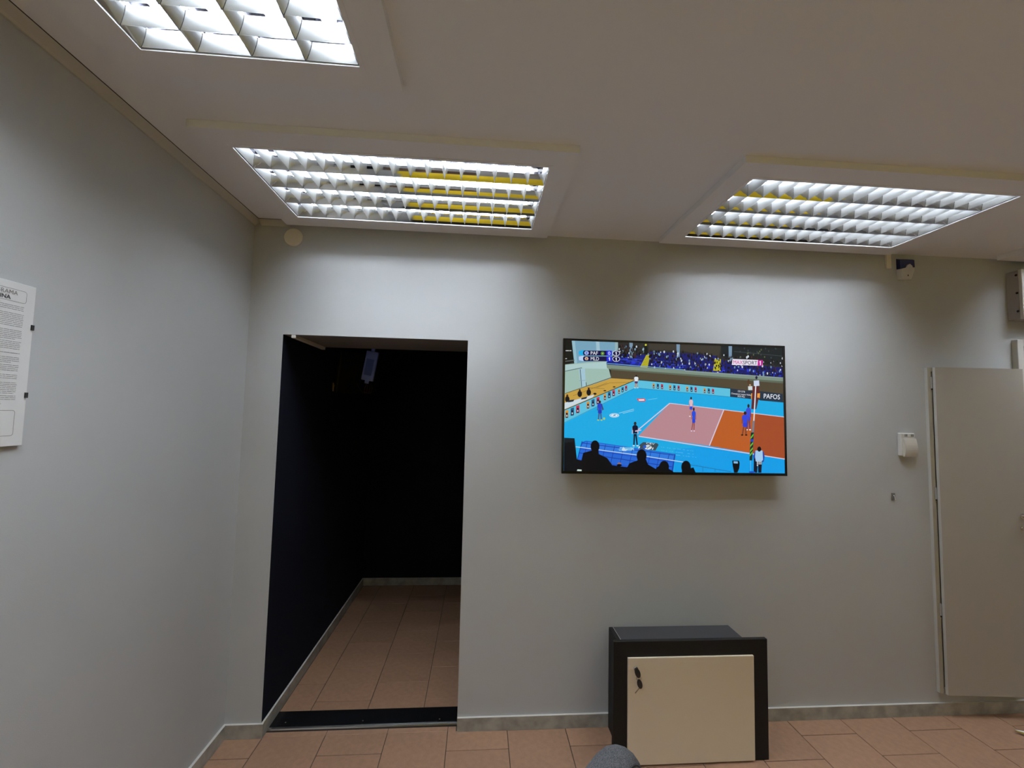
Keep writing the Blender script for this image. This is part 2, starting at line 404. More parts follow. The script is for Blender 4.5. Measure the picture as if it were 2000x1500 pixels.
for _ in range(760):                 # crowd
    x = rr.uniform(505, 1935)
    if x < 740: y = rr.uniform(110, 215)
    else: y = rr.uniform(150 + (x - 780) * .05, 300 + (x - 780) * .085)
    if 700 < x < 780 and y > 190 or x > 1400 and y < 210 and rr.random() < .6: continue
    c = rr.choice([(205, 215, 225), (14, 14, 18), (22, 22, 30), (30, 24, 22), (120, 155, 180), (14, 16, 22), (12, 12, 14), (40, 30, 28), (70, 45, 40), (20, 20, 26), (24, 26, 50), (16, 16, 20)])
    s_ = rr.uniform(5, 11); el(c, x, y, s_ * .7, s_ * 1.15, 6)
    if rr.random() < .5: el((44, 30, 26), x, y - s_ * 1.4, s_ * .4, s_ * .5, 6)
up()
for i in range(26): el(rr.choice([(50, 70, 80), (90, 100, 70), (60, 60, 60), (35, 40, 45)]), rr.uniform(1560, 1920), rr.uniform(130, 215), 6, 9, 6)
ln((70, 80, 85), (1510, 160), (1925, 200), 3)
el((205, 205, 45), 753, 104, 9, 9, 8); pc((20, 25, 22), (742, 112), (766, 112), (772, 185), (735, 185)); up()
# balcony edge and rail
pc((125, 145, 130), (415, 272), (2000, 385), (2000, 430), (450, 315), (420, 300)); up()
pc((95, 105, 90), (450, 306), (2000, 418), (2000, 436), (450, 318)); ln((120, 175, 220), (415, 262), (1090, 318), 5); ln((150, 165, 175), (1090, 330), (1930, 388), 4); up()
# side board with panels
pc((95, 195, 225), (0, 665), (650, 412), (692, 405), (1480, 478), (1476, 550), (690, 475), (655, 480), (0, 775)); up()
ln((30, 50, 60), (0, 662), (655, 410), 6); ln((20, 40, 50), (692, 405), (1480, 478), 5); ln((30, 120, 170), (0, 770), (655, 478), 4); ln((30, 110, 160), (690, 475), (1476, 550), 3); up()
def card(x, y, s_, k, sk):
    c = [(215, 150, 60), (40, 90, 130), (200, 45, 75)][k]
    pc(c, (x - s_ * .42, y - s_ - sk), (x + s_ * .42, y - s_ + sk), (x + s_ * .42, y + s_ * .9 + sk), (x - s_ * .42, y + s_ * .9 - sk))
    up(); pc((22, 32, 60), (x - s_ * .22, y - s_ * .4), (x + s_ * .22, y - s_ * .4), (x + s_ * .3, y + s_ * .9), (x - s_ * .3, y + s_ * .9)); up(); pc((200, 215, 225), (x - s_ * .14, y + s_ * .15), (x + s_ * .14, y + s_ * .15), (x + s_ * .14, y + s_ * .6), (x - s_ * .14, y + s_ * .6))
for gx, gy, s_ in ((75, 700, 34), (257, 622, 31), (402, 552, 27), (523, 503, 22)):
    for k in range(3): card(gx + k * s_ * 1.38, gy - k * s_ * .62, s_, k, -s_ * .12)
for gx, gy in ((820, 457), (962, 470), (1108, 483), (1257, 497)):
    for k in range(3): card(gx + k * 36, gy + k * 3, 22, k, 2)
up()
# dark boards on the right
pc((38, 52, 72), (1476, 478), (1665, 500), (1665, 570), (1476, 550)); pc((38, 52, 70), (1728, 500), (1928, 525), (1928, 598), (1728, 580)); pc((215, 150, 60), (1655, 520), (1732, 516), (1730, 560), (1655, 570)); up()
# court
pc((186, 138, 146), (958, 605), (1422, 658), (1297, 970), (690, 885)); pc((188, 95, 42), (1422, 658), (2000, 725), (2000, 1082), (1297, 970)); up()
pc((165, 78, 44), (1700, 690), (2000, 725), (2000, 1082), (1640, 1025)); up()
for a, b, wd in (((958, 605), (2000, 724), 6), ((958, 605), (690, 830), 8), ((690, 888), (2000, 1084), 8), ((1422, 658), (1297, 970), 9)): ln((215, 205, 225), a, b, wd)
up()
# floor emblems
pc((214, 70, 90), (672, 565), (740, 562), (752, 578), (745, 590), (690, 590)); el((225, 240, 245), 482, 709, 42, 18); up(); pc((240, 225, 230), (688, 571), (738, 569), (742, 583), (694, 584)); el((28, 172, 232), 482, 709, 36, 14); up(); el((225, 240, 245), 482, 709, 30, 11); up()
ln((28, 110, 170), (470, 714), (496, 702), 5); ln((28, 110, 170), (478, 700), (490, 716), 4); ln((160, 215, 235), (520, 690), (650, 655), 4); ln((160, 215, 235), (555, 692), (650, 668), 4); ln((120, 205, 235), (770, 575), (850, 562), 4)
pc((62, 78, 88), (730, 938), (850, 948), (862, 962), (835, 1010), (690, 995), (700, 960)); up(); el((225, 235, 240), 770, 983, 34, 20); el((40, 90, 200), 742, 978, 14, 16, rot=.5); ln((225, 235, 240), (700, 975), (690, 995), 9); ln((225, 235, 240), (815, 985), (808, 1003), 8); up(); ln((62, 78, 88), (760, 998), (790, 968), 4); ln((62, 78, 88), (750, 985), (800, 975), 4)
for _ in range(60): x = rr.uniform(880, 1180); y = 985 + (x - 880) * .12 + rr.choice([0, 28, 52]) - 6; pc((110, 200, 240), (x, y), (x + 10, y + 1), (x + 10, y + 4), (x, y + 3))
up()
# people (flat figures on the screen)
def fig(x, top, bot, shirt, shorts, skin, wd, shoe=(230, 230, 235), bare=True, lean=0):
    h_ = bot - top
    legc = skin if bare else shorts
    for sx in (-1, 1): pc(legc, (x + sx * wd * .1 - wd * .12, top + h_ * .5), (x + sx * wd * .1 + wd * .12, top + h_ * .5), (x + sx * wd * .25 + wd * .09 + lean, bot - 4), (x + sx * wd * .25 - wd * .09 + lean, bot - 4))
    up(); pc(shorts, (x - wd * .3, top + h_ * .45), (x + wd * .3, top + h_ * .45), (x + wd * .34, top + h_ * .62), (x + wd * .02, top + h_ * .66), (x - wd * .34, top + h_ * .62)) if bare else None
    for sx in (-1, 1): ln(skin, (x + sx * wd * .36, top + h_ * .22), (x + sx * wd * .42, top + h_ * .5), wd * .14)
    up(); pc(shirt, (x - wd * .2, top + h_ * .14), (x + wd * .2, top + h_ * .14), (x + wd * .42, top + h_ * .2), (x + wd * .4, top + h_ * .34), (x + wd * .3, top + h_ * .34), (x + wd * .3, top + h_ * .48), (x - wd * .3, top + h_ * .48), (x - wd * .3, top + h_ * .34), (x - wd * .4, top + h_ * .34), (x - wd * .42, top + h_ * .2))
    up(); el((50, 34, 30), x, top + h_ * .07, wd * .2, h_ * .075, 10)
    for sx in (-1, 1): el(shoe, x + sx * wd * .28 + lean, bot - 3, wd * .18, h_ * .03, 8)
    up()
fig(670, 362, 475, (225, 235, 240), (70, 60, 110), (190, 140, 110), 42)
fig(358, 582, 752, (40, 70, 200), (35, 60, 190), (70, 80, 130), 50, (200, 210, 60)); ln((60, 60, 110), (372, 610), (388, 662), 7); el((170, 200, 110), 394, 737, 10, 11)
fig(1140, 550, 720, (225, 190, 200), (50, 80, 215), (190, 130, 120), 38); fig(1163, 642, 845, (40, 80, 225), (38, 70, 215), (150, 70, 70), 40, (225, 200, 225), lean=-8)
fig(1632, 612, 835, (60, 80, 215), (50, 70, 210), (90, 60, 120), 50); fig(1603, 675, 880, (55, 75, 225), (50, 65, 215), (130, 70, 50), 62, (25, 25, 25), lean=-8)
fig(660, 764, 972, (16, 20, 48), (18, 20, 44), (200, 170, 190), 58, (200, 225, 235), bare=False, lean=4); ln((215, 190, 215), (660, 845), (712, 834), 10); up()
# referee stand
pc((100, 40, 42), (1668, 460), (1722, 460), (1728, 520), (1700, 655), (1655, 655), (1664, 520)); up(); pc((28, 90, 120), (1683, 560), (1696, 560), (1698, 650), (1676, 650)); pc((205, 215, 240), (1676, 412), (1722, 408), (1726, 455), (1678, 458)); el((35, 30, 60), 1700, 385, 10, 14); pc((210, 220, 225), (1628, 460), (1664, 458), (1666, 492), (1630, 492)); el((180, 140, 110), 1645, 450, 9, 10); el((90, 60, 40), 1632, 420, 10, 20); up()
pc((240, 160, 70), (1708, 520), (1730, 520), (1728, 556), (1706, 556)); up()
# net post
pc((235, 235, 240), (1690, 450), (1699, 450), (1681, 770), (1672, 770)); pc((120, 125, 140), (1668, 755), (1684, 755), (1678, 855), (1660, 855)); pc((24, 50, 48), (1652, 855), (1678, 855), (1664, 1095), (1640, 1095)); up()
for y in (870, 940, 985, 1020): pc((95, 190, 60), (1651 - (y - 870) * .05, y + 24), (1675 - (y - 870) * .05, y - 5), (1674 - (y - 870) * .05, y + 14), (1650 - (y - 870) * .05, y + 42))
pc((40, 70, 190), (1650, 912), (1675, 914), (1673, 936), (1648, 934)); ln((120, 190, 230), (1650, 1095), (1652, 1190), 4); up()
# official at lower right
pc((16, 22, 42), (1678, 1080), (1750, 1080), (1742, 1200), (1716, 1200), (1712, 1120), (1706, 1200), (1676, 1200)); pc((40, 70, 170), (1686, 1018), (1760, 1018), (1770, 1060), (1762, 1108), (1680, 1108), (1672, 1060)); up()
pc((165, 205, 240), (1692, 1010), (1752, 1010), (1756, 1090), (1744, 1104), (1694, 1104), (1688, 1060)); el((12, 12, 18), 1724, 998, 17, 22); up()
for i in range(7): pc((230, 235, 240), (1706 + (i % 3) * 15, 1104 + (i // 3) * 14), (1716 + (i % 3) * 15, 1108 + (i // 3) * 14), (1710 + (i % 3) * 15, 1116 + (i // 3) * 14), (1702 + (i % 3) * 15, 1112 + (i // 3) * 14))
el((30, 80, 200), 1662, 1195, 28, 8)
# dugout
pc((32, 88, 205), (200, 940), (240, 926), (1005, 1040), (985, 1200), (200, 1200), (160, 1090)); up()
pc((50, 125, 225), (215, 945), (245, 932), (995, 1045), (985, 1100), (190, 985)); up(); pc((40, 105, 215), (190, 1000), (985, 1115), (975, 1190), (170, 1085)); up()
for x in range(240, 1000, 78): ln((22, 60, 165), (x + 10, 935 + (x - 240) * .15), (x - 25, 1100 + (x - 240) * .12), 5)
for q in (((205, 945), (990, 1050), 6), ((180, 1030), (975, 1150), 6), ((165, 1085), (205, 930), 6), ((1003, 1042), (975, 1190), 8)): ln((22, 60, 165), q[0], q[1], q[2])
pc((120, 190, 235), (530, 980), (650, 985), (630, 1010), (520, 1012)); pc((90, 160, 230), (500, 1000), (560, 985), (590, 1012)); up()
pc((200, 225, 240), (545, 1000), (560, 978), (575, 1000), (600, 1000), (580, 1014), (550, 1014)); ln((150, 205, 240), (620, 985), (650, 1005), 8); ln((150, 205, 240), (650, 985), (622, 1008), 8); up()
ln((190, 215, 235), (150, 978), (700, 1052), 7); ln((190, 215, 235), (700, 1052), (1090, 1112), 7); ln((40, 90, 140), (1090, 1125), (1480, 1192), 4); ln((40, 90, 140), (1240, 1150), (1240, 1192), 3); ln((40, 90, 140), (1345, 1168), (1345, 1192), 3); up()
# silhouettes in the foreground
pc((12, 14, 22), (0, 1200), (0, 900), (140, 905), (160, 1085), (215, 1100), (560, 1150), (980, 1190), (980, 1275), (0, 1275)); up()
pc((26, 32, 38), (45, 905), (138, 908), (120, 935), (70, 945), (45, 940)); pc((205, 225, 215), (165, 1172), (215, 1175), (218, 1188), (160, 1186)); up()
D = (10, 10, 16)
el(D, 316, 975, 38, 52, 18); pc(D, (292, 1000), (345, 1000), (348, 1040), (420, 1075), (460, 1130), (470, 1275), (200, 1275), (198, 1100), (215, 1030), (290, 1010))
el(D, 715, 1055, 43, 56, 18); pc(D, (680, 1080), (750, 1080), (770, 1130), (840, 1170), (850, 1275), (570, 1275), (610, 1120), (680, 1095))
el(D, 908, 1150, 42, 52, 18); pc(D, (840, 1160), (880, 1130), (980, 1185), (990, 1275), (840, 1275))
el(D, 1096, 1152, 41, 55, 18); pc(D, (1060, 1180), (1160, 1155), (1178, 1200), (1178, 1275), (1060, 1275))
pc(D, (1492, 1096), (1550, 1096), (1556, 1120), (1552, 1165), (1536, 1200), (1508, 1200), (1496, 1140)); el((150, 110, 110), 524, 1124, 16, 12); up(); pc((130, 190, 235), (1504, 1102), (1540, 1104), (1540, 1122), (1504, 1120)); el(D, 524, 1136, 22, 10); up()
# scorer table people
for x, y in ((78, 570), (185, 525), (262, 512)): el((20, 20, 26), x, y, 20, 28, 10); up(); el((60, 40, 34), x, y - 30, 9, 12, 8)
pc((205, 220, 230), (0, 600), (310, 530), (300, 552), (0, 655)); up(); pc((30, 40, 60), (90, 580), (140, 572), (130, 590), (85, 598)); pc((30, 40, 60), (200, 560), (250, 548), (240, 566), (195, 574)); el((20, 22, 26), 315, 524, 14, 9); el((30, 25, 20), 480, 465, 12, 5); el((30, 25, 20), 400, 498, 12, 5); up()
# score caption
pc((30, 175, 235), (205, 150), (235, 150), (235, 195), (205, 195), (178, 188), (176, 158)); pc((185, 210, 245), (205, 199), (235, 199), (235, 242), (205, 242), (178, 236), (176, 206)); up()
for y in (153, 202):
    pc((24, 18, 72), (222, y), (460, y + 2), (460, y + 44), (222, y + 42), (213, y + 30), (213, y + 12)); up(); pc((40, 48, 220), (415, y + 1), (460, y + 1), (460, y + 44), (415, y + 44)); up()
    el((235, 238, 250), 497, y + 24, 32, 23, 22); up(); el((20, 18, 70), 497, y + 24, 28, 19, 22); up()
el((165, 185, 235), 243, 174, 19, 17); el((225, 190, 160), 243, 222, 17, 15, 6); el((90, 140, 50), 380, 178, 16, 16); up(); el((90, 120, 210), 243, 174, 9, 10, 5); el((150, 110, 100), 243, 224, 8, 8, 5); el((200, 225, 140), 380, 178, 7, 7, 3); up()
# channel banner
pc((236, 230, 244), (1494, 225), (1752, 236), (1752, 284), (1488, 276)); up(); pc((200, 30, 150), (1712, 234), (1753, 236), (1750, 284), (1708, 282)); up()
for x, y, h_ in ((440, 239, 28), (498, 191, 27), (498, 241, 27), (1733, 277, 34)):      # the digit one, stem and flag
    ln((240, 242, 250), (x, y), (x, y - h_), 7); ln((240, 242, 250), (x + 2, y - h_ + 2), (x - 8, y - h_ + 9), 5)
up()
me = bpy.data.meshes.new('picture'); me.from_pydata(pic_v, [], pic_f)
ca = me.color_attributes.new('picture_colour', 'FLOAT_COLOR', 'CORNER'); vals = []
for f_, c_ in zip(pic_f, pic_c): vals += [*c_, 1.0] * len(f_)
ca.data.foreach_set('color', vals)
pm = bpy.data.materials.new('lit screen picture'); pm.use_nodes = True; nn = pm.node_tree.nodes; p_ = nn['Principled BSDF']
at = nn.new('ShaderNodeVertexColor'); at.layer_name = 'picture_colour'
p_.inputs['Base Color'].default_value = (.004, .004, .004, 1); p_.inputs['Roughness'].default_value = .35; p_.inputs['Specular IOR Level'].default_value = .15; pm.node_tree.links.new(at.outputs['Color'], p_.inputs['Emission Color']); p_.inputs['Emission Strength'].default_value = .93
me.materials.append(pm); pic = bpy.data.objects.new('picture', me); C.objects.link(pic); pic.parent = tv; pic['label'] = 'lit screen picture of a volleyball court, stands and score caption'

def text_mesh(name, body, m, size, parent, loc, rot, bold=0, align='LEFT', xs=1.0, shear=0):
    cu_ = bpy.data.curves.new(name, 'FONT'); cu_.body = body; cu_.size = size; cu_.align_x = align; cu_.offset = bold; cu_.shear = shear; cu_.resolution_u = 3
    o = bpy.data.objects.new(name + '_tmp', cu_); C.objects.link(o)
    dg = bpy.context.evaluated_depsgraph_get(); me_ = bpy.data.meshes.new_from_object(o.evaluated_get(dg)); bpy.data.objects.remove(o)
    me_.name = name; me_.materials.clear(); me_.materials.append(m)
    r_ = bpy.data.objects.new(name, me_); C.objects.link(r_); r_.parent = parent; r_.location = loc; r_.rotation_euler = rot; r_.scale = (xs, 1, 1); return r_
def em(name, c): return mat(name, (.004, .004, .004), .4, emit=lin(c), estr=.93)
E_white, E_black, E_pink = em('lit white lettering', (240, 242, 250)), em('black lettering on screen', (20, 16, 30)), em('lit magenta lettering', (205, 30, 140))
def stext(body, a, b, a2, b2, hpx, m, bold=.0, width=None):
    # baseline from (a,b) to (a2,b2) on the screen picture; cap height hpx
    x, z = sp(a, b); x2, z2 = sp(a2, b2); x3, z3 = sp(a, b - hpx); size = abs(z3 - z) / .69
    ang = math.atan2(z2 - z, x2 - x)
    o = text_mesh('lettering', body, m, size, pic, (x - TVX - TVW / 2, .0004 - (layer[0] + 2) * .00003, z - TVZ0), (math.pi / 2, -ang, 0), bold)
    bw = max(v.co.x for v in o.data.vertices); o.scale = (math.hypot(x2 - x, z2 - z) / bw, 1, 1); return o
stext('PAF', 276, 190, 341, 190, 30, E_white, 0); stext('MLD', 276, 237, 349, 239, 30, E_white, 0)
stext('0', 427, 190, 447, 190, 28, E_white, 0)
stext('MAX', 1498, 268, 1582, 271, 32, E_pink, 0); stext('SPORT', 1582, 272, 1706, 276, 32, E_black, .0002)
stext('PAFOS', 1758, 562, 1900, 572, 40, E_white, .0002); stext('CEV', 752, 954, 826, 962, 15, E_white, 0)
stext('CEV DTB', 1538, 508, 1600, 514, 14, E_white, 0); stext('Champions League Volley', 1482, 526, 1655, 541, 13, E_white, 0); stext('2025 Men', 1535, 550, 1600, 557, 14, E_white, 0)

# ------------------------------------------------------------------ low cabinet below the television
s = thing('safe_cabinet', 'low black box cabinet with cream door and keys standing on the floor', 'cabinet', (2.24, -.12, 0))
def rs(mb, o=(2.24, -.12, 0)): mb.v = [(x - o[0], y - o[1], z - o[2]) for x, y, z in mb.v]; return mb
rs(MB().box(1.9395, 2.57, -.236, -.013, .001, .503, 0, {'+z': 1})).build('body', [M_blacklam, M_blacktop], s)
rs(MB().box(1.916, 1.9375, -.236, -.013, .001, .5035, bev=.0008)).build('side_panel', M_blacklam, s)
rs(MB().box(1.9375, 1.9395, -.236, -.014, .46, .5037)).build('seam_strip', M_seam, s)
o = rs(MB().box(1.865, 2.622, -.258, -.2365, .001, .554, bev=.001)).build('front_panel', M_blacklam, s)
o = rs(MB().box(1.931, 2.546, -.2695, -.2585, .008, .484, bev=.0008)).build('door', M_creamdoor, s)
lk = MB(); lk.tube([(-.273, .137, .437), (-.273, .148, .437)], .01, 12)
lk.v = [(x, -y - .003 * 0, z) for x, y, z in lk.v]
lk = MB()
for r_, y in ((.011, -.1565), (.011, -.162), (.008, -.163)): pass
c0 = (1.967 - 2.24, .439)
lk.loft([[(c0[0] + r_ * math.cos(a), y, c0[1] + r_ * math.sin(a)) for a in [i * math.pi / 6 for i in range(12)]] for r_, y in ((.011, -.1496), (.011, -.156), (.009, -.158))])
lk.build('lock', M_steel, o, True)
tk = MB(); tk.box(2.50, 2.56, -.2, -.16, .5035, .509); [tk.box(2.505 + i * .012, 2.511 + i * .012, -.195, -.165, .509, .511, 0) for i in range(4)]
rs(tk).build('socket_plate', M_tvblack, s); s2 = s
# key ring hanging in the lock
kr = thing('key_ring', 'two small black-headed keys hanging from the cream cabinet door lock', 'keys', (1.967, -.283, .439))
def blob(cx, cz, rx, rz, rot, y0, y1, name, m):
    def pt(t, r_, y): u, v = r_ * rx * math.cos(t), r_ * rz * math.sin(t); return (cx + u * math.cos(rot) - v * math.sin(rot), y, cz + u * math.sin(rot) + v * math.cos(rot))
    MB().loft([[pt(i * math.pi / 8, q, y) for i in range(16)] for q, y in ((.85, y0), (1, y0 - .0015), (1, y1 + .0015), (.85, y1))]).build(name, m, kr, True)
M_keyblk = mat('black key plastic', (.008, .008, .009), .35)
blob(.003, -.012, .0125, .023, .35, .0, -.006, 'key_head', M_keyblk); blob(.014, -.062, .012, .022, .28, .002, -.004, 'key_head', M_keyblk)
MB().tube([(0, .0125, 0), (0, 0, -.002)], .0028, 8).build('key_blade', M_steel, kr, True)
MB().tube([(.012, -.001, -.080), (-.008, -.001, -.102)], .0028, 6).build('key_blade', M_steel, kr, True)
MB().tube([(.009 + .011 * math.cos(a), -.002, -.036 + .011 * math.sin(a)) for a in [i * math.pi / 8 for i in range(17)]], .0011, 6).build('ring', M_steel, kr, True)

# ------------------------------------------------------------------ wall cupboard on the right with its door ajar
cb = thing('wall_cupboard', 'tall grey beige flat cupboard door ajar on a white frame, right of the alarm box', 'cupboard', (3.784, 0, .123))
def rc(mb): mb.v = [(x - 3.784, y, z - .123) for x, y, z in mb.v]; return mb
mb = MB(); zb, zt = .123, 1.931
mb.box(3.784, 3.808, -.018, -.0005, zb, zt, 0, {'-y': 1}); mb.box(4.27, 4.294, -.018, -.0005, zb, zt, 0, {'-y': 1}); mb.box(3.808, 4.27, -.018, -.0005, zt - .024, zt, 0, {'-y': 1}); mb.box(3.808, 4.27, -.018, -.0005, zb, zb + .024, 0, {'-y': 1})
rc(mb).build('frame', [M_door_edge, M_doorstrip], cb)
rc(MB().box(3.808, 4.27, -.004, -.0005, zb + .024, zt - .024)).build('back_panel', M_doorstrip, cb)
leaf = bpy.data.objects.new('door', None)
mb = MB(); mb.box(0, .505, -.0165, 0, 0, zt - zb + .0005, 0, {'-y': 1}, 0)
leaf = mb.build('door', [M_door_edge, M_door], cb); leaf.location = (.0275, -.0215, 0); leaf.rotation_euler = (0, 0, -R(4.2))
for z in (1.72, 1.09, .45):
    o = MB().box(-.012, 0, .0005, .014, -.028, .028, bev=.001).box(-.0145, -.003, -.0005, .003, -.034, .034).build('hinge', M_steel, leaf); o.location = (0, 0, z)
    MB().box(-.006, -.001, -.0012, .004, -.006, .002).build('hinge_pin', M_darkgap, leaf).location = (-.003, -.002, z - .036)
hd = MB()
hd.loft([[(.46 + r_ * math.cos(a), y, .975 + r_ * math.sin(a)) for a in [i * math.pi / 8 for i in range(16)]] for r_, y in ((.016, -.017), (.016, -.021), (.008, -.022), (.008, -.045))]); hd.tube([(.455, -.045, .975), (.50, -.045, .973)], .007, 10)
hd.build('handle', M_steel, leaf, True)
hk = MB(); hk.loft([[(.452 + r_ * math.cos(a), y, .908 + r_ * math.sin(a)) for a in [i * math.pi / 6 for i in range(12)]] for r_, y in ((.011, -.017), (.011, -.022), (.008, -.024))]); hk.build('lock', M_steel, leaf, True)

# white door with casing at the far right
mb = MB(); mb.box(4.352, 4.392, -.03, -.0005, .0671, 2.112, bev=.002).box(4.392, 5.24, -.03, -.0005, 2.072, 2.112, bev=.002).box(5.24, 5.28, -.03, -.0005, .0671, 2.112, bev=.002)
d1 = struct(mb.build('door_1', M_white), 'white framed door at the right edge behind the grey cupboard door')
MB().box(4.392, 4.402, -.022, -.0005, .07, 2.072).build('reveal', mat('grey door reveal', (.3, .3, .28), .6), d1)
MB().box(4.402, 5.238, -.034, -.0005, .07, 2.068, bev=.002).build('door_leaf', M_white, d1)
MB().loft([[(4.408 + r_ * math.cos(a), y, 1.88 + r_ * math.sin(a)) for a in [i * math.pi / 6 for i in range(12)]] for r_, y in ((.012, -.034), (.012, -.046), (.006, -.05))]).build('hinge_cap', M_white, d1, True)

# ------------------------------------------------------------------ small wall things
b = thing('alarm_box', 'grey metal box with white front cover high on the wall at the right edge', 'electrical box', (4.34, 0, 2.228))
MB().box(0, .42, -.06, -.0005, 0, .288, bev=.001).build('case', mat('grey painted steel', (.36, .34, .32), .5), b)
MB().box(-.002, .422, -.077, -.0602, -.002, .290, bev=.0015).build('cover', M_white, b)
for z in (.262, .155, .047): MB().loft([[(x, -.05 + r_ * math.cos(a), z + r_ * math.sin(a)) for a in [i * math.pi / 4 for i in range(8)]] for r_, x in ((.007, -.0005), (.005, -.004))]).build('screw', M_darkgap, b)

sr = thing('alarm_siren', 'small blue and white alarm siren under the ceiling right of the lights', 'alarm', (3.634, 0, 2.443))
mb = MB(); mb.loft([[(.0, -.0005, .063), (.106, -.0005, .098), (.106, -.0005, .130), (.0, -.0005, .128)], [(.001, -.024, .060), (.092, -.024, .075), (.092, -.022, .118), (.003, -.022, .118)]])
mb.build('blue_lens', mat('deep blue plastic', (.008, .014, .085), .3), sr)
fr = [(0, .0), (.062, .0), (.083, .050), (.086, .068), (.074, .070), (.071, .082), (.058, .093), (.043, .086), (.034, .070), (0, .060)]
mb = MB(); bk = [(.002, .003), (.085, .003), (.104, .055), (.106, .088), (.09, .088), (.085, .092), (.07, .095), (.05, .088), (.034, .072), (0, .064)]
mb.loft([[(x, -.0005, z) for x, z in bk], [(x, -.022, z) for x, z in fr], [(x * .96 + .0015, -.030, z * .96 + .0015) for x, z in fr]]); mb.build('cover', M_white, sr)
MB().box(.038, .043, -.031, -.0295, .018, .026).build('cover_screw', M_darkgap, sr)

th = thing('room_sounder', 'white plastic wall unit with curved front, left of the grey cupboard', 'wall unit', (3.599, 0, 1.42))
MB().box(0, .088, -.024, -.0005, 0, .130, bev=.004).build('base', M_white, th)
mb = MB(); prof = [(-.024 - .010 * math.sin(math.pi * (.12 + .88 * i / 8)) - .004, .103 * i / 8 - .003) for i in range(9)]
mb.prism([(.0 - .023, -.003)] + prof + [(-.023, .1)], 'x', .012, .0885); mb.build('front_cover', mat('warm grey plastic', (.60, .57, .51), .5), th)
for x0 in (.024, .062): 
    for k in range(3): MB().box(x0 + k * .006, x0 + k * .006 + .003, -.0252, -.024, .110, .124).build('marking', mat('grey print', (.12, .12, .12), .6) if k == 0 and x0 < .03 else bpy.data.materials['grey print'], th)
MB().box(.049, .054, -.0262, -.024, .108, .114).build('indicator', mat('pale indicator', (.8, .75, .6), .3), th)

hk = thing('wall_hook', 'tiny grey metal hook plate on the wall below the white wall unit', 'hook', (3.561, 0, 1.188))
MB().box(-.010, .012, -.004, -.0005, -.020, .022, bev=.001).build('plate', mat('dull zinc', (.3, .29, .27), .5, .6), hk)
MB().tube([(0, -.004, .008), (0, -.012, -.002), (0, -.016, -.014), (-.006, -.018, -.02)], .003, 6).build('hook', M_steel, hk, True)

dc = MB(); dc.loft([[(.203 + r_ * math.cos(a), y, 2.518 + r_ * math.sin(a)) for a in [i * math.pi / 20 for i in range(40)]] for r_, y in ((.048, -.0005), (.048, -.008), (.045, -.011))])
tag(dc.build('blanking_disc', M_cream, smooth=True), 'round cream blanking disc on the wall under the doorway light', 'wall disc')
tag(MB().box(3.562, 3.592, -.012, -.0005, 2.509, 2.597, bev=.001).build('cable_cover', M_cream), 'short cream cable cover strip hanging from the ceiling beside the siren', 'cable cover')

# poster in a clip frame on the left wall
ps = thing('clip_frame', 'white printed notice in a glass clip frame on the left wall', 'notice', (.001, -1.08, 1.507))
PH, PW = .421, .30
M_paper = mat('white paper', (.74, .74, .73), .6); M_ink = mat('grey black ink', (.045, .045, .045), .6); M_ink2 = mat('grey ink', (.16, .16, .16), .6)
MB().box(0, .008, -PW, 0, 0, PH, bev=.0008).build('backing', M_paper, ps)
for z in (.312, .132, ): MB().box(-.0005, .0105, -.006, .0015, z - .007, z + .007).build('clip', M_steel if 0 else M_darkgap, ps)
def bar(mb, y0, y1, z0, z1): mb.box(.008, .0084, y0, y1, z0, z1)
mb = MB(); rt = -.027            # heading box and bottom box outlines, rounded on the right
def outline(y0, y1, z0, z1, wd=.0009, r=.006):
    pts = [(y0, z0)] + [(y1 - r + r * math.sin(a), z0 + r - r * math.cos(a)) for a in [i * math.pi / 8 for i in range(5)]] + [(y1 - r + r * math.cos(a), z1 - r + r * math.sin(a)) for a in [i * math.pi / 8 for i in range(5)]] + [(y0, z1)]
    for a, c in zip(pts, pts[1:]):
        d = Vector((c[0] - a[0], c[1] - a[1])); n_ = Vector((-d.y, d.x)).normalized() * wd / 2
        mb.poly([(.0085, a[0] + n_.x, a[1] + n_.y), (.0085, c[0] + n_.x, c[1] + n_.y), (.0085, c[0] - n_.x, c[1] - n_.y), (.0085, a[0] - n_.x, a[1] - n_.y)])
outline(-.27, -.0235, .371, .402); outline(-.27, -.026, .027, .092); mb.build('ruled_box', M_ink2, ps)
rg = random.Random(7); mb = MB(); z = .364
paras = [4, 9, 6, 6, 2, 4, 5, 4, 7, 5, 4]
for i, n_ in enumerate(paras):
    for k in range(n_):
        z -= .0045
        if z < .118: break
        y = -.27; end = -.026 - (.10 * rg.random() if k == n_ - 1 else rg.random() * .003)
        while y < end:
            l_ = rg.uniform(.006, .02); mb.box(.008, .0084, y, min(y + l_, end), z, z + .0010); y += l_ + .0018
    z -= .0022
mb.box(.008, .0084, -.20, -.06, .108, .1088)
o = mb.build('text_lines', M_ink2, ps); o['kind'] = 'stuff'
def wtext(body, yr, z, size, m, bold):
    o = text_mesh('heading', body, m, size, ps, (.0088, 0, z), (math.pi / 2, 0, math.pi / 2), bold)
    bw = max(v.co.x for v in o.data.vertices); o.location[1] = yr - bw
wtext('GRAMA', -.0455, .388, .0150, M_ink2, 0); wtext('DINA', -.0615, .3745, .0145, M_ink, .0004)

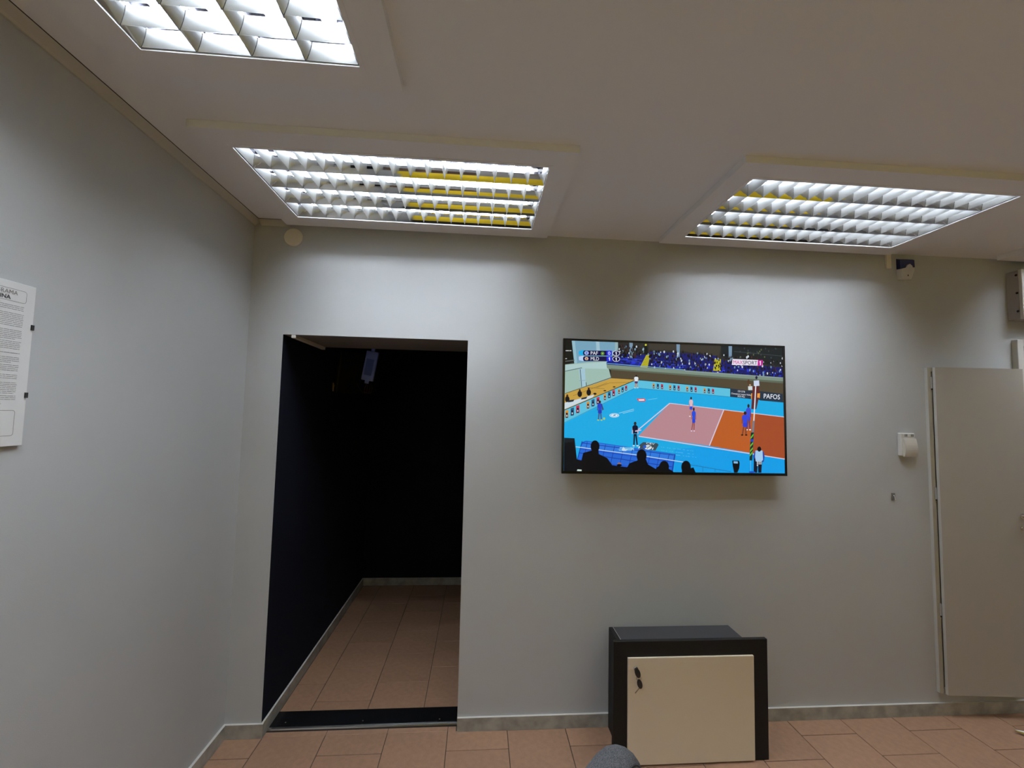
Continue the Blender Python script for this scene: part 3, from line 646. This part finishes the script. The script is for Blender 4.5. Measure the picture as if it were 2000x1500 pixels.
# ------------------------------------------------------------------ in the dark corridor
ct = tag(MB().box(.217, .239, 0.001, .44, 1.984, 2.0005, bev=.001).build('cable_trunking', M_white), 'white cable trunking running under the lintel into the corridor', 'trunking')
mn = thing('wall_monitor', 'black monitor on a bracket high on the corridor left wall', 'monitor', (.176, .95, 1.85))
o = MB().box(-.20, .20, -.014, .014, -.15, .15, bev=.003).build('display', M_blacklam, mn); o.location = (.13, 0, .03); o.rotation_euler = (R(6), R(0), R(62))
MB().box(.0005, .02, -.05, .05, -.06, .06).box(.02, .12, -.015, .015, -.015, .015).build('bracket', M_blacklam, mn)
bx = thing('network_box', 'pale blue plastic box hanging beside the black corridor monitor', 'electronic box', (.402, .9, 1.935))
M_blue = mat('pale blue plastic', lin((125, 150, 255)), .4)  # the blue is an even base colour
o = MB().box(-.043, .043, -.012, .012, -.108, .108, bev=.003).build('case', M_blue, bx); o.rotation_euler = (0, R(9), 0)
o = MB().box(-.012, .012, -.008, .008, .108, .16).box(-.014, .014, -.008, .008, -.13, -.108).build('bracket_arm', M_blue, bx); o.rotation_euler = (0, R(9), 0)
o = MB().box(-.03, .024, -.0135, -.012, -.07, .05).build('darker_blue_plate', mat('darker blue plastic', lin((85, 110, 225)), .5), bx); o.rotation_euler = (0, R(9), 0)  # flat plate on the case front in a darker blue
cbk = MB()
for k in range(4): cbk.tube([(-.02 + .012 * k, 0, -.13), (-.035 + .018 * k, .01, -.165), (-.03 + .014 * k, .0, -.20), (-.06, .03, -.19), (-.12, .04, -.1)], .0028, 6)
cbk.build('cables', mat('dark red cable', (.05, .015, .018), .5), bx, True)
lb = thing('brass_latch', 'small brass latch plate on the black corridor wall', 'latch', (.176, .8, 1.77))
MB().box(.0005, .006, -.007, .007, -.03, .03, bev=.001).build('plate', mat('brass', (.8, .62, .25), .35, 1), lb)
MB().box(.006, .014, .012, .02, -.02, .016, bev=.001).build('bolt', mat('brass bolt', (.7, .55, .25), .35, 1), lb)

# ------------------------------------------------------------------ grey upholstered chair, only the top of its backrest in view
def fabric():
    m = bpy.data.materials.new('grey melange upholstery'); m.use_nodes = True; n = m.node_tree.nodes; l = m.node_tree.links; p = n['Principled BSDF']
    tc = n.new('ShaderNodeTexCoord'); mp = n.new('ShaderNodeMapping'); mp.inputs['Scale'].default_value = (90, 500, 90); mp.inputs['Rotation'].default_value = (.3, .2, .5)
    no = n.new('ShaderNodeTexNoise'); no.inputs['Scale'].default_value = 2.2; no.inputs['Detail'].default_value = 3
    l.new(tc.outputs['Object'], mp.inputs[0]); l.new(mp.outputs[0], no.inputs['Vector'])
    cr_ = n.new('ShaderNodeValToRGB'); cr_.color_ramp.elements[0].position = .36; cr_.color_ramp.elements[0].color = (.012, .0125, .014, 1); cr_.color_ramp.elements[1].position = .68; cr_.color_ramp.elements[1].color = (.125, .125, .132, 1)
    l.new(no.outputs['Fac'], cr_.inputs[0]); l.new(cr_.outputs[0], p.inputs['Base Color']); p.inputs['Roughness'].default_value = .9
    b_ = n.new('ShaderNodeBump'); b_.inputs['Strength'].default_value = .3; b_.inputs['Distance'].default_value = .001; l.new(no.outputs['Fac'], b_.inputs['Height']); l.new(b_.outputs[0], p.inputs['Normal'])
    return m
M_fab = fabric(); M_welt = mat('black welt seam', (.006, .006, .007), .8); M_leg = mat('black powder coated steel', (.012, .012, .012), .4, .5)
ch = thing('upholstered_chair', 'grey melange upholstered chair in the foreground, top of its rounded backrest in view', 'chair', (1.476, -1.322, 0), rotz=math.atan2(.74, .67))
# local frame: x along the backrest (towards its far end), -y towards the seat
def slab(hw, z0, z1, r, y0, y1, rad, name, m, tilt=0):
    out = []
    nn_ = 10
    for i in range(nn_ + 1): a = math.pi / 2 * i / nn_; out.append((hw - r + r * math.sin(a), z1 - r + r * math.cos(a)))
    out += [(hw, z0), (-hw, z0)]
    for i in range(nn_ + 1): a = math.pi / 2 * i / nn_; out.append((-hw + r - r * math.cos(a), z1 - r + r * math.sin(a)))
    cx_, cz_ = 0, (z0 + z1) / 2; rings = []
    for q in range(9):
        t_ = math.pi * q / 8; ins = rad * (1 - math.sin(t_)); y = (y0 + y1) / 2 - (y1 - y0) / 2 * math.cos(t_)
        rings.append([(x - math.copysign(min(ins, abs(x)), x) if abs(x) > hw - r - .001 or True else x, y + tilt * (z - z0), z - (ins if z > cz_ else -ins)) for x, z in out])
    return MB().loft(rings).build(name, m, ch, True), out
o, out = slab(.225, .40, .80, .11, -.048, .048, .030, 'backrest', M_fab)
MB().tube([(x - math.copysign(.0165, x), -.0415, z - .0165) for x, z in out if z > .41], .0018, 6).build('welt', M_welt, ch, True)
slab(.22, .38, .47, .04, -.50, -.05, .03, 'seat', M_fab)
for x, y in ((-.19, -.46), (.19, -.46), (-.19, 0), (.19, 0)): MB().tube([(x * .9, y * .97, .39), (x * 1.05, y * 1.03, 0)], [.016, .011], 10).build('leg', M_leg, ch, True)

# thin metal strip at the right edge of the floor
tag(MB().tube([(4.052, -.150, .012), (4.075, -.166, .011), (4.11, -.184, .010), (4.16, -.2, .010), (4.25, -.21, .010)], [.004, .009, .01, .01, .01], 8).build('metal_rod', M_steel, smooth=True), 'thin polished metal rod lying on the tiles at the right edge', 'metal rod')
